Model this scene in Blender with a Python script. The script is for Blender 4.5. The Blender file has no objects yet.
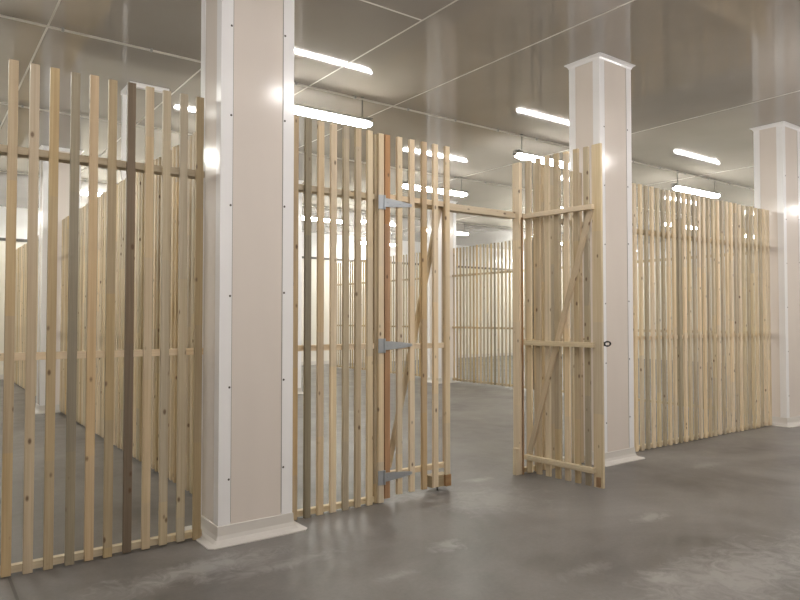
import bpy, bmesh, math, random
from mathutils import Vector, Matrix
random.seed(7)
SC = bpy.context.scene
COL = SC.collection

# ---------------------------------------------------------------- camera, world, exposure
F_PX = 667.0
CAM_H = 1.51
cd = bpy.data.cameras.new('camera')
cd.sensor_width = 36.0
cd.lens = 36.0 * F_PX / 800.0
cd.clip_start = 0.05
cam = bpy.data.objects.new('camera', cd)
COL.objects.link(cam)
cam.location = (0, 0, CAM_H)
PITCH = math.atan(18 / F_PX)
YAW = math.radians(36.24)
cam.rotation_euler = (math.pi / 2 + PITCH, 0, -YAW)
SC.camera = cam

world = bpy.data.worlds.new('world')
SC.world = world
world.use_nodes = True
world.node_tree.nodes['Background'].inputs[0].default_value = (1.0, 0.98, 0.95, 1)
world.node_tree.nodes['Background'].inputs[1].default_value = 0.02

SC.view_settings.view_transform = 'Standard'
SC.view_settings.look = 'None'
SC.view_settings.exposure = 0.0
SC.view_settings.gamma = 1.0
SC.view_settings.use_curve_mapping = False

LAMP_IN = 63.0      # radiance of the tubes over the cages
LAMP_AISLE = 88.0   # radiance of the tubes over the aisle
COL_IN = (1.0, 0.985, 0.912)
COL_AISLE = (1.0, 0.955, 0.93)

H = 4.27            # ceiling height
GX = [1.675, 5.765, 9.86]   # left faces of the columns
CW, CD_ = 0.55, 0.40      # column width / depth
YF = 4.505          # camera-side face of the front fence
SW, ST = 0.051, 0.027     # slat width / thickness

# ---------------------------------------------------------------- materials
def mat(name):
    m = bpy.data.materials.new(name)
    m.use_nodes = True
    nt = m.node_tree
    b = nt.nodes['Principled BSDF']
    return m, nt, b

def N(nt, t, **kw):
    n = nt.nodes.new(t)
    for k, v in kw.items():
        setattr(n, k, v)
    return n

def math_node(nt, op, a, b=None, c=None, clamp=False):
    n = nt.nodes.new('ShaderNodeMath')
    n.operation = op
    n.use_clamp = clamp
    for i, v in enumerate((a, b, c)):
        if v is None:
            continue
        if isinstance(v, (int, float)):
            n.inputs[i].default_value = v
        else:
            nt.links.new(v, n.inputs[i])
    return n.outputs[0]

def mixc(nt, fac, a, b, mode='MIX'):
    n = nt.nodes.new('ShaderNodeMix')
    n.data_type = 'RGBA'
    n.blend_type = mode
    for idx, v in ((0, fac), (6, a), (7, b)):
        if isinstance(v, (int, float)):
            n.inputs[idx].default_value = v
        elif isinstance(v, tuple):
            n.inputs[idx].default_value = (*v, 1) if len(v) == 3 else v
        else:
            nt.links.new(v, n.inputs[idx])
    return n.outputs[2]

def ramp(nt, fac, stops):
    n = nt.nodes.new('ShaderNodeValToRGB')
    e = n.color_ramp.elements
    while len(e) < len(stops):
        e.new(0.5)
    for i, (p, c) in enumerate(stops):
        e[i].position = p
        e[i].color = (*c, 1) if len(c) == 3 else c
    nt.links.new(fac, n.inputs[0])
    return n.outputs[0]

def wood(name, base, dark, vary=0.30, rough=0.55):
    """planed softwood, grain along local Z, finger-jointed lengths, small knots"""
    m, nt, b = mat(name)
    L = nt.links
    tc = N(nt, 'ShaderNodeTexCoord')
    oi = N(nt, 'ShaderNodeObjectInfo')
    off = N(nt, 'ShaderNodeVectorMath', operation='SCALE')
    comb = N(nt, 'ShaderNodeCombineXYZ')
    L.new(oi.outputs['Random'], comb.inputs[0])
    L.new(math_node(nt, 'MULTIPLY', oi.outputs['Random'], 7.31), comb.inputs[1])
    L.new(math_node(nt, 'MULTIPLY', oi.outputs['Random'], 3.77), comb.inputs[2])
    L.new(comb.outputs[0], off.inputs[0])
    off.inputs['Scale'].default_value = 9.0
    add = N(nt, 'ShaderNodeVectorMath', operation='ADD')
    L.new(tc.outputs['Object'], add.inputs[0])
    L.new(off.outputs[0], add.inputs[1])
    v = add.outputs[0]
    def mapped(s):
        mp = N(nt, 'ShaderNodeMapping')
        mp.inputs['Scale'].default_value = s
        L.new(v, mp.inputs[0])
        return mp.outputs[0]
    # fine grain
    g = N(nt, 'ShaderNodeTexNoise')
    g.inputs['Scale'].default_value = 1.0
    g.inputs['Detail'].default_value = 5
    L.new(mapped((95, 95, 2.2)), g.inputs['Vector'])
    # broad growth bands
    w = N(nt, 'ShaderNodeTexNoise')
    w.inputs['Scale'].default_value = 1.0
    w.inputs['Detail'].default_value = 2
    L.new(mapped((26, 26, 0.8)), w.inputs['Vector'])
    gf = math_node(nt, 'ADD', math_node(nt, 'MULTIPLY', g.outputs[0], 0.55), math_node(nt, 'MULTIPLY', w.outputs[0], 0.45))
    c = ramp(nt, gf, [(0.30, dark), (0.62, base)])
    # piece to piece and finger-joint variation
    sep = N(nt, 'ShaderNodeSeparateXYZ')
    L.new(v, sep.inputs[0])
    seg = math_node(nt, 'FLOOR', math_node(nt, 'MULTIPLY', sep.outputs[2], 1.25))
    wn = N(nt, 'ShaderNodeTexWhiteNoise', noise_dimensions='2D')
    cv = N(nt, 'ShaderNodeCombineXYZ')
    L.new(seg, cv.inputs[0])
    L.new(oi.outputs['Random'], cv.inputs[1])
    L.new(cv.outputs[0], wn.inputs['Vector'])
    hs = N(nt, 'ShaderNodeHueSaturation')
    var = math_node(nt, 'ADD', math_node(nt, 'MULTIPLY', wn.outputs[0], vary * 0.5), math_node(nt, 'MULTIPLY', oi.outputs['Random'], vary))
    L.new(math_node(nt, 'ADD', var, 1 - vary * 0.75), hs.inputs['Value'])
    L.new(math_node(nt, 'ADD', math_node(nt, 'MULTIPLY', wn.outputs[0], 0.25), 0.85), hs.inputs['Saturation'])
    L.new(math_node(nt, 'ADD', math_node(nt, 'MULTIPLY', oi.outputs['Random'], -0.01), 0.508), hs.inputs['Hue'])
    L.new(c, hs.inputs['Color'])
    # knots
    vo = N(nt, 'ShaderNodeTexVoronoi')
    vo.inputs['Scale'].default_value = 1.0
    L.new(mapped((13, 13, 7)), vo.inputs['Vector'])
    sc = N(nt, 'ShaderNodeSeparateColor')
    L.new(vo.outputs['Color'], sc.inputs[0])
    keep = math_node(nt, 'GREATER_THAN', sc.outputs[0], 0.42)
    k = ramp(nt, vo.outputs['Distance'], [(0.08, (1, 1, 1)), (0.17, (0, 0, 0))])
    kf = math_node(nt, 'MULTIPLY', math_node(nt, 'MULTIPLY', k, keep), 0.85)
    col = mixc(nt, kf, hs.outputs[0], (0.11, 0.06, 0.03))
    L.new(col, b.inputs['Base Color'])
    b.inputs['Roughness'].default_value = rough
    b.inputs['Specular IOR Level'].default_value = 0.35
    bp = N(nt, 'ShaderNodeBump')
    bp.inputs['Strength'].default_value = 0.12
    bp.inputs['Distance'].default_value = 0.002
    L.new(g.outputs[0], bp.inputs['Height'])
    L.new(bp.outputs[0], b.inputs['Normal'])
    return m

W_LIGHT = wood('pine_light', (0.72, 0.60, 0.43), (0.57, 0.445, 0.285))
W_HONEY = wood('pine_honey', (0.53, 0.40, 0.24), (0.41, 0.285, 0.155))
W_MED = wood('pine_medium', (0.56, 0.45, 0.305), (0.43, 0.325, 0.205))
W_GREY = wood('pine_greyed', (0.33, 0.28, 0.20), (0.235, 0.19, 0.13))
W_PALE = wood('pine_pale_grey', (0.50, 0.42, 0.30), (0.38, 0.305, 0.205))
W_DARK = wood('pine_dark', (0.185, 0.14, 0.095), (0.12, 0.09, 0.06))
W_RED = wood('pine_reddish', (0.43, 0.235, 0.105), (0.31, 0.155, 0.065))
W_BARK = wood('pine_waney', (0.36, 0.22, 0.11), (0.12, 0.065, 0.03), rough=0.8)

def plain(name, color, rough=0.5, metal=0.0, spec=0.5):
    m, nt, b = mat(name)
    b.inputs['Base Color'].default_value = (*color, 1)
    b.inputs['Metallic'].default_value = metal
    b.inputs['Specular IOR Level'].default_value = spec
    tc = N(nt, 'ShaderNodeTexCoord')
    n = N(nt, 'ShaderNodeTexNoise')
    n.inputs['Scale'].default_value = 6
    n.inputs['Detail'].default_value = 4
    nt.links.new(tc.outputs['Object'], n.inputs['Vector'])
    r = math_node(nt, 'ADD', math_node(nt, 'MULTIPLY', n.outputs[0], rough * 0.4), rough * 0.8)
    nt.links.new(r, b.inputs['Roughness'])
    return m

def gloss_panel(name, color, rough, spec=0.5, bump=0.02, scale=(3, 3, 0.6)):
    m, nt, b = mat(name)
    tc = N(nt, 'ShaderNodeTexCoord')
    n = N(nt, 'ShaderNodeTexNoise')
    n.inputs['Scale'].default_value = 1
    n.inputs['Detail'].default_value = 3
    mp = N(nt, 'ShaderNodeMapping')
    mp.inputs['Scale'].default_value = scale
    nt.links.new(tc.outputs['Object'], mp.inputs[0])
    nt.links.new(mp.outputs[0], n.inputs['Vector'])
    c = ramp(nt, n.outputs[0], [(0.3, tuple(x * 0.94 for x in color)), (0.7, color)])
    nt.links.new(c, b.inputs['Base Color'])
    b.inputs['Roughness'].default_value = rough
    b.inputs['Specular IOR Level'].default_value = spec
    bp = N(nt, 'ShaderNodeBump')
    bp.inputs['Strength'].default_value = bump
    bp.inputs['Distance'].default_value = 0.02
    nt.links.new(n.outputs[0], bp.inputs['Height'])
    nt.links.new(bp.outputs[0], b.inputs['Normal'])
    return m

M_PANEL = gloss_panel('column_panel', (0.77, 0.70, 0.64), 0.15, 0.35)
M_TRIM = gloss_panel('white_profile', (0.93, 0.92, 0.925), 0.2)
M_COVE = plain('cove_plastic', (0.64, 0.61, 0.57), 0.45)
M_WALLW = gloss_panel('wall_upper_panel', (0.86, 0.85, 0.84), 0.25)
M_WALLB = gloss_panel('wall_cream_panel', (0.80, 0.765, 0.68), 0.25)
M_RAIL = plain('rail_grey', (0.12, 0.11, 0.10), 0.5)
M_SEAM = plain('seam_sealant', (0.72, 0.69, 0.64), 0.5)
M_CONDUIT = plain('conduit_plastic', (0.66, 0.63, 0.58), 0.45)
M_GALV = plain('galvanised_steel', (0.46, 0.49, 0.53), 0.42, 0.75)
M_BLACK = plain('black_iron', (0.02, 0.018, 0.016), 0.45, 0.3)
M_HOUS = plain('lamp_housing', (0.62, 0.62, 0.60), 0.45)
M_CAP = plain('lamp_end_cap', (0.32, 0.32, 0.31), 0.45)
M_WIRE = plain('suspension_wire', (0.16, 0.155, 0.15), 0.4, 0.6)
M_SCREW = plain('screw_steel', (0.10, 0.09, 0.08), 0.5, 0.5)
M_JOINT = plain('joint_shadow', (0.30, 0.27, 0.24), 0.6)

def ceiling_mat():
    m, nt, b = mat('ceiling_panel')
    L = nt.links
    tc = N(nt, 'ShaderNodeTexCoord')
    n1 = N(nt, 'ShaderNodeTexNoise')
    n1.inputs['Scale'].default_value = 0.8
    n1.inputs['Detail'].default_value = 4
    L.new(tc.outputs['Object'], n1.inputs['Vector'])
    c = ramp(nt, n1.outputs[0], [(0.3, (0.365, 0.33, 0.293)), (0.7, (0.415, 0.378, 0.338))])
    L.new(c, b.inputs['Base Color'])
    # lightly profiled sheet, ribs along Y
    mp = N(nt, 'ShaderNodeMapping')
    mp.inputs['Scale'].default_value = (14, 0.35, 1)
    L.new(tc.outputs['Object'], mp.inputs[0])
    n2 = N(nt, 'ShaderNodeTexNoise')
    n2.inputs['Scale'].default_value = 1
    n2.inputs['Detail'].default_value = 1
    L.new(mp.outputs[0], n2.inputs['Vector'])
    bp = N(nt, 'ShaderNodeBump')
    bp.inputs['Strength'].default_value = 0.035
    bp.inputs['Distance'].default_value = 0.006
    L.new(n2.outputs[0], bp.inputs['Height'])
    L.new(bp.outputs[0], b.inputs['Normal'])
    b.inputs['Roughness'].default_value = 0.06
    b.inputs['IOR'].default_value = 1.75
    b.inputs['Specular IOR Level'].default_value = 0.9
    return m
M_CEIL = ceiling_mat()

def floor_mat():
    m, nt, b = mat('concrete_floor')
    L = nt.links
    tc = N(nt, 'ShaderNodeTexCoord')
    P = tc.outputs['Object']
    def noise(scale, detail, rough=0.55, dist=0.0, vec=None):
        n = N(nt, 'ShaderNodeTexNoise')
        n.inputs['Scale'].default_value = scale
        n.inputs['Detail'].default_value = detail
        n.inputs['Roughness'].default_value = rough
        n.inputs['Distortion'].default_value = dist
        L.new(vec or P, n.inputs['Vector'])
        return n.outputs[0]
    big = noise(0.7, 5, 0.6, 0.6)
    mid = noise(2.6, 6, 0.6, 0.8)
    fine = noise(38, 4, 0.7)
    c = ramp(nt, big, [(0.30, (0.112, 0.103, 0.096)), (0.5, (0.172, 0.161, 0.151)), (0.7, (0.225, 0.213, 0.201))])
    c = mixc(nt, 0.45, c, ramp(nt, mid, [(0.35, (0.55, 0.55, 0.55)), (0.65, (1.2, 1.2, 1.2))]), 'MULTIPLY')
    c = mixc(nt, 0.22, c, ramp(nt, fine, [(0.3, (0.6, 0.6, 0.6)), (0.7, (1.3, 1.3, 1.3))]), 'MULTIPLY')
    # worn pale patches: (x, y, rx, ry, strength)
    spots = [(1.45, 3.98, 0.55, 0.17, 0.7), (1.85, 3.75, 0.35, 0.08, 0.5), (2.88, 3.42, 0.13, 0.12, 0.6), (2.30, 3.20, 0.15, 0.06, 0.5),
             (4.55, 2.98, 0.24, 0.08, 0.55), (4.0, 2.02, 0.95, 0.32, 0.65), (3.55, 2.26, 0.16, 0.13, 0.7), (3.3, 2.6, 0.2, 0.07, 0.45),
             (4.30, 4.62, 0.18, 0.07, 0.55), (3.6, 4.55, 0.4, 0.15, 0.4), (3.9, 4.1, 0.5, 0.4, 0.35), (6.6, 3.7, 0.25, 0.10, 0.4), (1.0, 3.4, 0.3, 0.1, 0.5)]
    patch = noise(6.5, 9, 0.72, 1.2)
    tot = None
    for (x, y, rx, ry, s) in spots:
        sub = N(nt, 'ShaderNodeVectorMath', operation='SUBTRACT')
        L.new(P, sub.inputs[0]); sub.inputs[1].default_value = (x, y, 0)
        mul = N(nt, 'ShaderNodeVectorMath', operation='MULTIPLY')
        L.new(sub.outputs[0], mul.inputs[0]); mul.inputs[1].default_value = (1 / rx, 1 / ry, 0)
        ln = N(nt, 'ShaderNodeVectorMath', operation='LENGTH')
        L.new(mul.outputs[0], ln.inputs[0])
        d = math_node(nt, 'ADD', ln.outputs['Value'], math_node(nt, 'MULTIPLY', math_node(nt, 'SUBTRACT', patch, 0.5), 3.4))
        f = math_node(nt, 'MULTIPLY', math_node(nt, 'SUBTRACT', 1.15, d, clamp=True), s, clamp=True)
        tot = f if tot is None else math_node(nt, 'MAXIMUM', tot, f)
    c = mixc(nt, tot, c, (0.36, 0.35, 0.335))
    # saw-cut joint running away from the viewer
    sep = N(nt, 'ShaderNodeSeparateXYZ')
    L.new(P, sep.inputs[0])
    j = math_node(nt, 'LESS_THAN', math_node(nt, 'ABSOLUTE', math_node(nt, 'SUBTRACT', sep.outputs[0], 0.485)), 0.008)
    c = mixc(nt, math_node(nt, 'MULTIPLY', j, 0.6), c, (0.05, 0.047, 0.043))
    L.new(c, b.inputs['Base Color'])
    L.new(ramp(nt, mid, [(0.3, (0.30, 0.30, 0.30)), (0.7, (0.48, 0.48, 0.48))]), b.inputs['Roughness'])
    b.inputs['Specular IOR Level'].default_value = 0.4
    bp = N(nt, 'ShaderNodeBump')
    bp.inputs['Strength'].default_value = 0.12
    bp.inputs['Distance'].default_value = 0.01
    L.new(mid, bp.inputs['Height'])
    L.new(bp.outputs[0], b.inputs['Normal'])
    return m
M_FLOOR = floor_mat()

def emit(name, color, strength):
    m, nt, b = mat(name)
    b.inputs['Base Color'].default_value = (0.9, 0.9, 0.9, 1)
    b.inputs['Emission Color'].default_value = (*color, 1)
    b.inputs['Emission Strength'].default_value = strength
    return m
M_LED_IN = emit('led_diffuser_cage', COL_IN, LAMP_IN)
M_LED_ADDED = emit('led_added_wall_wash', COL_IN, LAMP_IN * 1.6)  # stronger emission for the row added to brighten the back wall
M_LED_AISLE = emit('led_diffuser_aisle', COL_AISLE, LAMP_AISLE)

# ---------------------------------------------------------------- helpers
def link(o, parent=None):
    COL.objects.link(o)
    if parent is not None:
        o.parent = parent
    return o

def thing(name, label, cat, loc=(0, 0, 0), rz=0.0, group=None):
    o = bpy.data.objects.new(name, None)
    o.empty_display_size = 0.2
    o.location = loc
    o.rotation_euler = (0, 0, rz)
    o['label'] = label
    o['category'] = cat
    if group:
        o['group'] = group
    COL.objects.link(o)
    return o

def mesh_of(bm, name, materials, smooth=False):
    bmesh.ops.recalc_face_normals(bm, faces=bm.faces)
    me = bpy.data.meshes.new(name)
    bm.to_mesh(me)
    bm.free()
    for m in (materials if isinstance(materials, (list, tuple)) else [materials]):
        me.materials.append(m)
    if smooth:
        for p in me.polygons:
            p.use_smooth = True
    return me

def obj(name, bm, material, parent=None, smooth=False):
    return link(bpy.data.objects.new(name, mesh_of(bm, name, material, smooth)), parent)

def add_box(bm, x0, x1, y0, y1, z0, z1, bevel=0.0):
    vs = [bm.verts.new((x, y, z)) for x in (x0, x1) for y in (y0, y1) for z in (z0, z1)]
    fs = [(0, 1, 3, 2), (4, 6, 7, 5), (0, 4, 5, 1), (2, 3, 7, 6), (0, 2, 6, 4), (1, 5, 7, 3)]
    faces = [bm.faces.new([vs[i] for i in f]) for f in fs]
    if bevel > 0:
        es = list({e for f in faces for e in f.edges})
        bmesh.ops.bevel(bm, geom=es, offset=bevel, segments=2, affect='EDGES', profile=0.7)

def box(name, x0, x1, y0, y1, z0, z1, material, parent=None, bevel=0.0):
    bm = bmesh.new()
    add_box(bm, x0, x1, y0, y1, z0, z1, bevel)
    return obj(name, bm, material, parent)

def add_tube(bm, p0, p1, r, seg=10, r1=None):
    p0, p1 = Vector(p0), Vector(p1)
    d = (p1 - p0)
    z = d.normalized()
    a = Vector((0, 0, 1)) if abs(z.z) < 0.9 else Vector((1, 0, 0))
    x = z.cross(a).normalized()
    y = z.cross(x)
    r1 = r if r1 is None else r1
    A, B = [], []
    for i in range(seg):
        t = 2 * math.pi * i / seg
        v = x * math.cos(t) + y * math.sin(t)
        A.append(bm.verts.new(p0 + v * r))
        B.append(bm.verts.new(p1 + v * r1))
    for i in range(seg):
        k = (i + 1) % seg
        bm.faces.new((A[i], A[k], B[k], B[i]))
    bm.faces.new(A[::-1])
    bm.faces.new(B)

_batten = {}
def batten(name, parent, p0, p1, w, t, material, wide=(1, 0, 0)):
    """a planed timber of section w x t from p0 to p1, `wide` = direction of its width w"""
    p0, p1 = Vector(p0), Vector(p1)
    ln = (p1 - p0).length
    key = (round(w, 4), round(t, 4), round(ln, 3))
    me = _batten.get(key)
    if me is None:
        bm = bmesh.new()
        add_box(bm, -w / 2, w / 2, -t / 2, t / 2, 0, ln, 0.0022)
        me = mesh_of(bm, name, W_LIGHT)
        _batten[key] = me
    o = bpy.data.objects.new(name, me)
    o.material_slots[0].link = 'OBJECT'
    o.material_slots[0].material = material
    z = (p1 - p0).normalized()
    x = Vector(wide)
    x = (x - z * x.dot(z)).normalized()
    y = z.cross(x)
    mw = Matrix((x, y, z)).transposed().to_4x4()
    mw.translation = p0
    link(o, parent)
    o.matrix_basis = mw
    return o

def struct(o):
    o['kind'] = 'structure'
    return o

# ---------------------------------------------------------------- the setting
X0, X1, Y0, Y1 = -4.6, 22.0, -1.6, 19.07
struct(box('floor', X0, X1, Y0, Y1, -0.2, 0, M_FLOOR))
struct(box('ceiling', X0, X1, Y0, Y1, H, H + 0.15, M_CEIL))
def wall(name, x0, x1, y0, y1):
    bm = bmesh.new()
    add_box(bm, x0, x1, y0, y1, 0, 3.44)
    n = len(bm.faces)
    add_box(bm, x0, x1, y0, y1, 3.44, H)
    bm.faces.ensure_lookup_table()
    for f in bm.faces[n:]:
        f.material_index = 1
    return struct(obj(name, bm, [M_WALLB, M_WALLW]))
wall('wall_back', X0, X1, Y1, Y1 + 0.15)
wall('wall_left', X0 - 0.15, X0, Y0 - 0.15, Y1 + 0.15)
wall('wall_right', X1, X1 + 0.15, Y0 - 0.15, Y1 + 0.15)
wall('wall_front', X0, X1, Y0 - 0.15, Y0)
struct(box('trim_1', X0, X1, Y1 - 0.04, Y1, 3.42, 3.49, M_RAIL, bevel=0.004))
struct(box('baseboard_back', X0, X1, Y1 - 0.03, Y1, 0, 0.12, M_COVE, bevel=0.004))
n = 2
for sx in (-1.45, 1.0, 2.55, 3.78, 5.02, 8.66, 12.3):
    struct(box('trim_%d' % n, sx - 0.009, sx + 0.009, Y0, Y1, H - 0.003, H, M_SEAM)); n += 1
for (xa, xb, sy) in ((1.0, 3.78, 4.81),):
    struct(box('trim_%d' % n, xa, xb, sy - 0.009, sy + 0.009, H - 0.003, H, M_SEAM)); n += 1

# ---------------------------------------------------------------- columns
def loft(bm, x0, x1, y0, y1, prof):
    """rings of a rectangular skirt: prof = [(outset, z), ...], chamfered corners"""
    rings = []
    for (o, z) in prof:
        a, b_, c, d = x0 - o, x1 + o, y0 - o, y1 + o
        k = max(0.004, o * 0.35)
        pts = [(a + k, c), (b_ - k, c), (b_, c + k), (b_, d - k), (b_ - k, d), (a + k, d), (a, d - k), (a, c + k)]
        rings.append([bm.verts.new((px, py, z)) for px, py in pts])
    for r0, r1 in zip(rings, rings[1:]):
        for i in range(8):
            j = (i + 1) % 8
            bm.faces.new((r0[i], r0[j], r1[j], r1[i]))
    bm.faces.new(rings[0][::-1])
    bm.faces.new(rings[-1])

def column(x, y, label, screws=True):
    t = thing('clad_column', label, 'column', (x + CW / 2, y + CD_ / 2, 0), group='white clad columns')
    hx, hy = CW / 2, CD_ / 2
    box('panel', -hx + 0.004, hx - 0.004, -hy + 0.004, hy - 0.004, 0, H, M_PANEL, t)
    tw, th = 0.085, 0.004
    for sx in (-1, 1):
        for sy in (-1, 1):
            bm = bmesh.new()
            xs = sorted((sx * hx, sx * (hx - tw)))
            ys = sorted((sy * hy, sy * (hy - th)))
            add_box(bm, xs[0], xs[1], ys[0], ys[1], 0.05, H - 0.02, 0.0012)
            xs = sorted((sx * hx, sx * (hx - th)))
            ys = sorted((sy * (hy - th), sy * (hy - tw)))
            add_box(bm, xs[0], xs[1], ys[0], ys[1], 0.05, H - 0.02, 0.0012)
            tr = obj('corner_trim', bm, M_TRIM, t)
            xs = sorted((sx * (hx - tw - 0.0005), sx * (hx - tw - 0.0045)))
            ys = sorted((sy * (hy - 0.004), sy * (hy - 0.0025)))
            box('joint', xs[0], xs[1], ys[0], ys[1], 0.13, H - 0.045, M_JOINT, tr)  # dark strip standing in for the shadow where trim meets panel
            if screws and sy < 0:
                for k in range(7):
                    z = 0.42 + 0.62 * k + (0.03 if sx > 0 else 0)
                    if z > H - 0.2:
                        break
                    bm = bmesh.new()
                    px = sx * (hx - tw + 0.012)
                    add_tube(bm, (px, -hy + 0.001, z), (px, -hy - 0.0025, z), 0.009, 8, 0.006)
                    obj('screw', bm, M_SCREW, tr)
    bm = bmesh.new()
    loft(bm, -hx, hx, -hy, hy, [(0.09, 0.0), (0.09, 0.007), (0.08, 0.010), (0.045, 0.016), (0.02, 0.030), (0.010, 0.055), (0.006, 0.115), (0.0, 0.118)])
    obj('cove_base', bm, M_COVE, t, smooth=False)
    bm = bmesh.new()
    loft(bm, -hx, hx, -hy, hy, [(0.0, H - 0.045), (0.006, H - 0.043), (0.012, H - 0.026), (0.03, H - 0.008), (0.042, H - 0.004), (0.042, H)])
    obj('ceiling_cove', bm, M_TRIM, t, smooth=False)
    return t

column(GX[0], 4.34, 'large white clad column nearest the viewer, left of the gateway')
column(GX[1], 4.34, 'middle white clad column behind the open gate leaf')
column(GX[2], 4.34, 'rightmost white clad column at the end of the dense fence')
R2 = 11.95
column(GX[0], R2, 'distant white column seen through the left fence', False)
column(GX[1], R2, 'distant white column just right of the foreground column, behind slats', False)
column(GX[2], R2, 'distant white column seen behind the closed gate leaf', False)

# ---------------------------------------------------------------- ceiling lights
def lamp_shell(bm, ln, w, hgt, a0, a1, seg=14, inset=0.0):
    """part of a long rounded batten between section angles a0..a1 (0 = +Y, 90 = up)"""
    xs = [-1.0, -0.99, -0.97, -0.93, -0.86, 0.86, 0.93, 0.97, 0.99, 1.0]
    sc = [0.22, 0.45, 0.68, 0.87, 1.0, 1.0, 0.87, 0.68, 0.45, 0.22]
    rows = []
    for x, s in zip(xs, sc):
        r = []
        for i in range(seg + 1):
            t = math.radians(a0 + (a1 - a0) * i / seg)
            ct, st = math.cos(t), math.sin(t)
            r.append(bm.verts.new((x * ln / 2, w / 2 * s * math.copysign(abs(ct) ** 0.8, ct), hgt / 2 * s * math.copysign(abs(st) ** 0.8, st))))
        rows.append(r)
    for r0, r1 in zip(rows, rows[1:]):
        for i in range(seg):
            bm.faces.new((r0[i], r0[i + 1], r1[i + 1], r1[i]))
    bm.faces.new(rows[0]); bm.faces.new(rows[-1][::-1])
    for i in range(len(rows) - 1):
        bm.faces.new((rows[i][0], rows[i + 1][0], rows[i + 1][-1], rows[i][-1]))

def lamp_meshes(m_led):
    out = []
    bm = bmesh.new(); lamp_shell(bm, 1.58, 0.135, 0.11, -188, 8); out.append(('diffuser', mesh_of(bm, 'diffuser', m_led, False)))
    bm = bmesh.new(); lamp_shell(bm, 1.585, 0.132, 0.111, 10, 170); out.append(('housing', mesh_of(bm, 'housing', M_HOUS)))
    for s in (-1, 1):
        bm = bmesh.new()
        add_box(bm, s * 0.80 - 0.014, s * 0.80 + 0.014, -0.03, 0.03, -0.022, 0.024, 0.006)
        add_box(bm, s * 0.74 - 0.05, s * 0.74 + 0.05, -0.05, 0.05, 0.056, 0.066, 0.003)
        out.append(('end_cap', mesh_of(bm, 'end_cap', M_CAP)))
        bm = bmesh.new()
        xx = s * 0.66
        add_tube(bm, (xx, 0, 0.085), (xx, 0, H - 3.95), 0.006, 8)
        add_tube(bm, (xx - 0.02, 0, 0.06), (xx, 0, 0.09), 0.005, 6)
        add_tube(bm, (xx + 0.02, 0, 0.06), (xx, 0, 0.09), 0.005, 6)
        add_tube(bm, (xx, 0, H - 3.95 - 0.012), (xx, 0, H - 3.95), 0.022, 12)
        out.append(('suspension_rod', mesh_of(bm, 'suspension_rod', M_WIRE)))
    return out
LM = {'in': lamp_meshes(M_LED_IN), 'aisle': lamp_meshes(M_LED_AISLE), 'wall': lamp_meshes(M_LED_ADDED)}
def lamp(x, y, kind, label, group):
    t = thing('ceiling_light', label, 'ceiling light', (x, y, 3.95), 0, group)
    for nm, me in LM[kind]:
        link(bpy.data.objects.new(nm, me), t)
LX = [-0.3, 3.85, 8.02, 12.2, 16.4, 20.4]  # last position added out of sight to light the right side
G1, G2, G3, G4 = 'lit tubes of the first row behind the fence', 'lit tubes of the second row behind the fence', 'lit tubes of the far rows', 'lit tubes over the aisle'
L1 = ['long lit tube light over the left cage, beyond the left picture edge', 'bright tube light just right of the foreground column, above the narrow slats',
      'bright tube light hanging above the open gate leaf', 'bright tube light above the dense right-hand fence', 'lit tube light hidden behind the rightmost column', 'tube light added to the first row beyond the right picture edge']
L2 = ['lit tube light mirrored in the side of the foreground column', 'lit tube light seen through the left fence top beside the foreground column',
      'lit tube light seen through the slats at the top of the closed gate leaf', 'lit tube light behind the open gate leaf and middle column', 'small lit tube light low behind the dense right-hand fence', 'tube light added at the right end of the second row, behind the dense fence']
L3 = ['lit tube light far back over the left cage', 'far lit tube light hidden behind the foreground column',
      'far lit tube light seen between the narrow slats right of the foreground column', 'far lit tube light under the header beam of the open gateway', 'far lit tube light at the back right, behind the open leaf', 'far tube light added in the back right corner, behind the middle column']
L4 = ['tube light added along the back wall to brighten it']*6
for i, x in enumerate(LX):
    lamp(x, 6.95, 'in', L1[i], G1)
    lamp(x, 9.80, 'in', L2[i], G2)
    lamp(x, 14.40, 'in', L3[i], G3)
    if x != 16.4: lamp(x, 18.0, 'wall', L4[i], 'added tubes brightening the back wall')  # added row, washes the back wall with light
    lamp(x, 2.14, 'aisle', 'lit tube light over the aisle beside the viewer', G4)

# ceiling conduits feeding the lamp rows
for y, lab in ((6.95, 'thin pale cable conduit on the ceiling along the first lamp row'),
               (9.80, 'thin pale cable conduit on the ceiling along the second lamp row'),
               (14.40, 'thin pale cable conduit on the ceiling along the far lamp row')):
    t = thing('cable_conduit', lab, 'conduit', (X0 + 0.5, y, H - 0.024), group='ceiling cable conduits')
    bm = bmesh.new()
    add_tube(bm, (0, 0, 0), (16.9 - X0, 0, 0), 0.011, 10)
    obj('pipe', bm, M_CONDUIT, t)
    for k in range(26):
        bm = bmesh.new()
        xx = 0.3 + k * 0.82
        if xx > 16.8 - X0: break
        add_box(bm, xx - 0.012, xx + 0.012, -0.018, 0.018, -0.014, 0.018, 0.003)
        obj('clip', bm, M_CAP, t)

# white bracket hanging from the ceiling over the divider
t = thing('ceiling_bracket', 'white angle bracket hanging from the ceiling, seen behind the darkest slat', 'bracket', (2.05, 8.10, H))
box('flange', -0.035, 0.42, -0.03, 0.03, -0.05, 0, M_TRIM, t, 0.003)
box('flange', -0.035, 0.03, 0.031, 0.40, -0.05, 0, M_TRIM, t, 0.003)
box('post', -0.025, 0.025, 0.345, 0.395, -1.09, -0.051, M_TRIM, t, 0.003)

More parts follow.
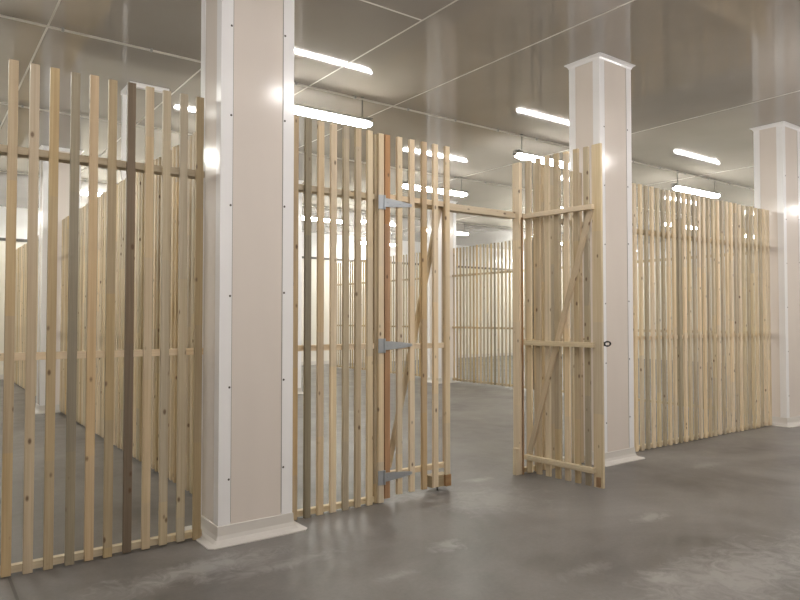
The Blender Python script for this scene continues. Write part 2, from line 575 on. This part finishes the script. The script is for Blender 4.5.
# ---------------------------------------------------------------- front fence
RZ = ((2.487, 2.532), (1.258, 1.303), (0.014, 0.058))
YB = YF + ST          # back of the slats
RD = 0.045
def rail_set(t, x0, x1, mats=(W_MED, W_LIGHT, W_LIGHT), zs=RZ, top_depth=0.10):
    for (z0, z1), m in zip(zs, mats):
        # long axis along local Z of the batten -> world X
        dp = top_depth if z0 > 2 else RD
        batten('rail', t, (x0, YB + dp / 2, (z0 + z1) / 2), (x1, YB + dp / 2, (z0 + z1) / 2), z1 - z0, dp, m, (0, 0, 1))
def slat(t, x, m, z0=0.008, z1=3.04, y=None, lean=0.0):
    y = YF + ST / 2 if y is None else y
    o = batten('slat', t, (x, y, z0), (x + lean, y, z1), SW, ST, m)
    return o
j = lambda s=0.004: random.uniform(-s, s)

# left section
t = thing('slatted_fence', 'tall pine slat fence left of the foreground column, with two dark weathered slats', 'fence', (0, 0, 0))
xa = [0.235, 0.347, 0.46, 0.572, 0.680, 0.797, 0.905, 1.015, 1.131, 1.247, 1.358, 1.473, 1.584]
ma = [W_HONEY, W_MED, W_HONEY, W_MED, W_HONEY, W_GREY, W_HONEY, W_HONEY, W_DARK, W_MED, W_PALE, W_PALE, W_HONEY]
for k, (x, m) in enumerate(zip(xa, ma)):
    s = slat(t, x + 0.008, m, 0.008 + j(0.006), 3.04 + j(0.004))
    if m is W_DARK:
        s['label'] = 'nearly black-brown weathered slat'
    elif m is W_GREY:
        s['label'] = 'grey weathered slat'
rail_set(t, 0.16, GX[0] - 0.04, (W_MED, W_LIGHT, W_LIGHT))

# narrow section
t = thing('slatted_fence', 'narrow pine slat fence between the foreground column and the strap hinges', 'fence', (0, 0, 0))
for x, m in zip([2.325, 2.437, 2.548, 2.662, 2.776, 2.890, 3.003], [W_HONEY, W_GREY, W_MED, W_LIGHT, W_PALE, W_MED, W_LIGHT]):
    slat(t, x, m, 0.004 + j(0.003), 3.04 + j(0.003))
rail_set(t, GX[0] + CW + 0.003, 3.062, (W_LIGHT, W_LIGHT, W_LIGHT))

# gate frame
t = thing('gateway', 'pine gateway, two posts joined by a header beam across the opening', 'gateway', (0, 0, 0))
batten('post_facing', t, (3.113, YF + ST / 2, 0.004), (3.113, YF + ST / 2, 3.035), 0.052, ST, W_LIGHT)
batten('post', t, (3.105, YB + 0.048, 0.0), (3.105, YB + 0.048, 3.03), 0.08, 0.094, W_MED)
batten('post', t, (4.780, YB + 0.045, 0.0), (4.780, YB + 0.045, 3.03), 0.042, 0.09, W_LIGHT)
o = batten('bark_edge', t, (4.792, YB - 0.007, 0.0), (4.792, YB - 0.007, 2.49), 0.018, 0.012, W_BARK); o['label'] = 'dark waney bark edge'
batten('header', t, (3.146, 4.63, 2.518), (4.758, 4.63, 2.518), 0.062, 0.095, W_LIGHT, (0, 0, 1))
batten('stop_block', t, (4.732, YF + 0.05, 0.0), (4.732, YF + 0.05, 0.255), 0.052, 0.045, W_LIGHT)

def strap_hinge(t, z):
    """T hinge: a plate with knuckle on the post side, a tapering strap over the leaf"""
    bm = bmesh.new()
    y = YF - 0.003
    add_box(bm, 3.080, 3.132, y - 0.004, y + 0.002, z - 0.058, z + 0.058, 0.001)
    add_tube(bm, (3.139, y - 0.006, z - 0.058), (3.139, y - 0.006, z + 0.058), 0.009, 12)
    hinge = obj('hinge_plate', bm, M_GALV, t)
    bm = bmesh.new()
    pts = [(3.146, 0.036), (3.20, 0.034), (3.32, 0.024), (3.40, 0.015), (3.425, 0.008)]
    top, bot, top2, bot2 = [], [], [], []
    for x, hh in pts:
        top.append(bm.verts.new((x, y - 0.005, z + hh))); bot.append(bm.verts.new((x, y - 0.005, z - hh)))
        top2.append(bm.verts.new((x, y + 0.001, z + hh))); bot2.append(bm.verts.new((x, y + 0.001, z - hh)))
    for i in range(len(pts) - 1):
        bm.faces.new((top[i], top[i + 1], bot[i + 1], bot[i]))
        bm.faces.new((top2[i], bot2[i], bot2[i + 1], top2[i + 1]))
        bm.faces.new((top[i], top2[i], top2[i + 1], top[i + 1]))
        bm.faces.new((bot[i], bot[i + 1], bot2[i + 1], bot2[i]))
    bm.faces.new((top[0], bot[0], bot2[0], top2[0])); bm.faces.new((top[-1], top2[-1], bot2[-1], bot[-1]))
    for x in (3.175, 3.30, 3.40):
        add_tube(bm, (x, y - 0.0045, z), (x, y - 0.008, z), 0.006, 10, 0.004)
    obj('hinge_strap', bm, M_GALV, hinge)

# closed leaf
LZ = ((2.500, 2.545), (1.246, 1.291), (0.195, 0.238))
t = thing('gate_leaf', 'closed pine slat gate leaf on three galvanised strap hinges', 'gate', (0, 0, 0), group='pair of gate leaves')
s = batten('stile', t, (3.178, YF + ST / 2 + 0.004, 0.03), (3.178, YF + ST / 2 + 0.004, 3.035), 0.052, ST, W_RED); s['label'] = 'reddish brown hinge stile'
for x in (3.302, 3.433, 3.566, 3.692, 3.826):
    slat(t, x, W_LIGHT if x != 3.566 else W_HONEY, 0.046 if x < 3.8 else 0.138, 3.037)
rail_set(t, 3.157, 3.862, (W_LIGHT,) * 3, LZ, RD)
batten('brace', t, (3.24, YB + RD + 0.0125, 0.26), (3.80, YB + RD + 0.0125, 2.49), 0.05, 0.023, W_LIGHT)
batten('stile', t, (3.838, YB + RD / 2, 0.24), (3.838, YB + RD / 2, 1.245), 0.034, RD, W_MED)
batten('stile', t, (3.838, YB + RD / 2, 1.292), (3.838, YB + RD / 2, 2.499), 0.034, RD, W_MED)
batten('bottom_block', t, (3.668, YB + 0.05, 0.085), (3.866, YB + 0.05, 0.085), 0.10, 0.098, W_HONEY, (0, 0, 1))
s = batten('end_block', t, (3.800, YF + ST / 2, 0.086), (3.862, YF + ST / 2, 0.086), 0.10, ST, W_RED, (0, 0, 1)); s['label'] = 'reddish brown end-grain block'
bm = bmesh.new(); add_tube(bm, (3.735, YB + 0.012, 0.004), (3.735, YB + 0.012, 0.05), 0.008, 10); obj('drop_bolt', bm, M_SCREW, t)
for z in (2.465, 1.283, 0.208):
    strap_hinge(t, z)

# open leaf, built closed along local +X from its hinge edge then swung out
hx, hy = 4.795, 4.475
fx, fy = 4.845, 3.640
ang = math.atan2(fy - hy, fx - hx)
LEN = math.hypot(fx - hx, fy - hy)
t = thing('gate_leaf', 'open pine slat gate leaf with diagonal brace, swung out towards the viewer', 'gate', (hx, hy, 0), ang, 'pair of gate leaves')
# local +Y points to the outside (right), local -Y to the inside face seen by the viewer
for k in range(8):
    x = 0.028 + k * 0.1085 if k < 7 else LEN - 0.048
    m = [W_LIGHT, W_MED, W_LIGHT, W_MED, W_LIGHT, W_MED, W_PALE, W_LIGHT][k]
    batten('slat', t, (x, ST / 2, 0.035), (x, ST / 2, 3.04 + j(0.004)), SW if k < 7 else 0.092, ST, m)
for (z0, z1) in ((2.468, 2.512), (1.25, 1.295), (0.158, 0.203)):
    batten('rail', t, (0.0, -RD / 2, (z0 + z1) / 2), (LEN - 0.07, -RD / 2, (z0 + z1) / 2), z1 - z0, RD, W_LIGHT, (0, 0, 1))
batten('brace', t, (0.04, -0.0125, 0.22), (LEN - 0.10, -0.0125, 2.46), 0.052, 0.023, W_MED)
s = batten('end_block', t, (LEN - 0.04, -RD / 4, 0.045), (LEN - 0.04, -RD / 4, 0.128), 0.034, RD / 2, W_RED); s['label'] = 'brown end-grain block'
# ring pull on the outside of the free edge
bm = bmesh.new()
cx_, cy_, cz_ = LEN - 0.01, ST + 0.002, 1.283
add_box(bm, cx_ - 0.02, cx_ + 0.012, cy_ - 0.001, cy_ + 0.012, cz_ - 0.018, cz_ + 0.018, 0.002)
R_, r_ = 0.046, 0.008
rings = []
for a in range(20):
    th = 2 * math.pi * a / 20
    c = Vector((cx_, cy_ + 0.02 + R_ + R_ * math.cos(th), cz_ + 0.42 * R_ * math.sin(th)))
    u = Vector((0, math.cos(th), 0.42 * math.sin(th))).normalized()
    rings.append([bm.verts.new(c + u * (r_ * math.cos(q)) + Vector((1, 0, 0)) * (r_ * math.sin(q))) for q in [2 * math.pi * i / 8 for i in range(8)]])
for a in range(20):
    A, B = rings[a], rings[(a + 1) % 20]
    for i in range(8):
        k = (i + 1) % 8
        bm.faces.new((A[i], A[k], B[k], B[i]))
add_tube(bm, (cx_, cy_ + 0.008, cz_), (cx_, cy_ + 0.026, cz_), 0.008, 8)
o = obj('ring_pull', bm, M_BLACK, t); o['label'] = 'black iron ring pull'

# strip behind the open leaf
t = thing('slatted_fence', 'short pine slat fence behind the open gate leaf, against the middle column', 'fence', (0, 0, 0))
for k, x in enumerate([4.872 + 0.1115 * i for i in range(8)]):
    slat(t, x, [W_MED, W_LIGHT, W_MED, W_PALE, W_MED, W_GREY, W_LIGHT, W_MED][k], 0.006, 3.04 + j())
rail_set(t, 4.822, GX[1] - 0.003)

# dense right-hand section
t = thing('slatted_fence', 'long dense pine slat fence between the middle and rightmost columns', 'fence', (0, 0, 0))
pool = [W_LIGHT, W_MED, W_LIGHT, W_MED, W_LIGHT, W_PALE, W_LIGHT, W_HONEY]
x = GX[1] + CW + 0.075
k = 0
while x < GX[2] - 0.04:
    slat(t, x, pool[(k * 5 + k // 3) % 8], 0.006 + j(0.004), 3.04 + j(0.006), lean=j(0.002))
    x += 0.1125; k += 1
rail_set(t, GX[1] + CW + 0.003, GX[2] - 0.003)

# ---------------------------------------------------------------- dividers running away from the front
def divider(label, x, y0, y1, top, pitch=0.1125, bot=0.02, dark=(), latch=None, w=0.051, th=0.027, mats=None):
    """slats on the left face, rails behind them on the right"""
    t = thing('slatted_fence', label, 'fence', (x, 0, 0), group='dividing slat fences between cages')
    y = y0 + 0.03
    k = 0
    while y < y1 - 0.02:
        m = (mats or pool)[(k * 3 + k // 4) % 8]
        if k in dark:
            m = W_DARK
        batten('slat', t, (-ST / 2, y, bot + j(0.004)), (-ST / 2 + j(0.003), y + j(0.003), top + j(0.01)), w, th, m, (0, 1, 0))
        y += pitch; k += 1
    for z in (2.50, 1.29, bot + 0.03):
        batten('rail', t, (RD / 2, y0, z), (RD / 2, y1, z), RD, RD, W_MED, (0, 0, 1))
    if latch is not None:
        bm = bmesh.new()
        add_box(bm, -ST - 0.02, -ST, latch - 0.03, latch + 0.03, 1.46, 1.58, 0.004)
        add_tube(bm, (-ST - 0.03, latch + 0.05, 1.42), (-ST - 0.03, latch + 0.05, 1.60), 0.012, 8)
        o = obj('latch', bm, M_BLACK, t); o['label'] = 'small black latch'
    return t
pool2 = [W_MED, W_HONEY, W_MED, W_PALE, W_MED, W_GREY, W_HONEY, W_PALE]
BK = 4.34 + CD_
divider('long slat divider fence running back behind the left fence to the distant column', 1.97, BK + 0.003, R2 - 0.003, 3.10)
divider('far slat divider fence beyond the distant column on the left', 1.97, R2 + CD_ + 0.003, Y1 - 0.05, 3.10)
divider('slat divider fence with a black latch seen through the open gateway', 10.28, BK + 0.003, R2 - 0.003, 3.15, bot=0.05, dark=(39, 41), latch=9.31, w=0.045, th=0.02, mats=pool2)
divider('far slat divider fence seen through the closed gate leaf and narrow slats', 10.28, R2 + CD_ + 0.003, 17.3, 3.15, bot=0.05, w=0.045, th=0.02, mats=pool2)
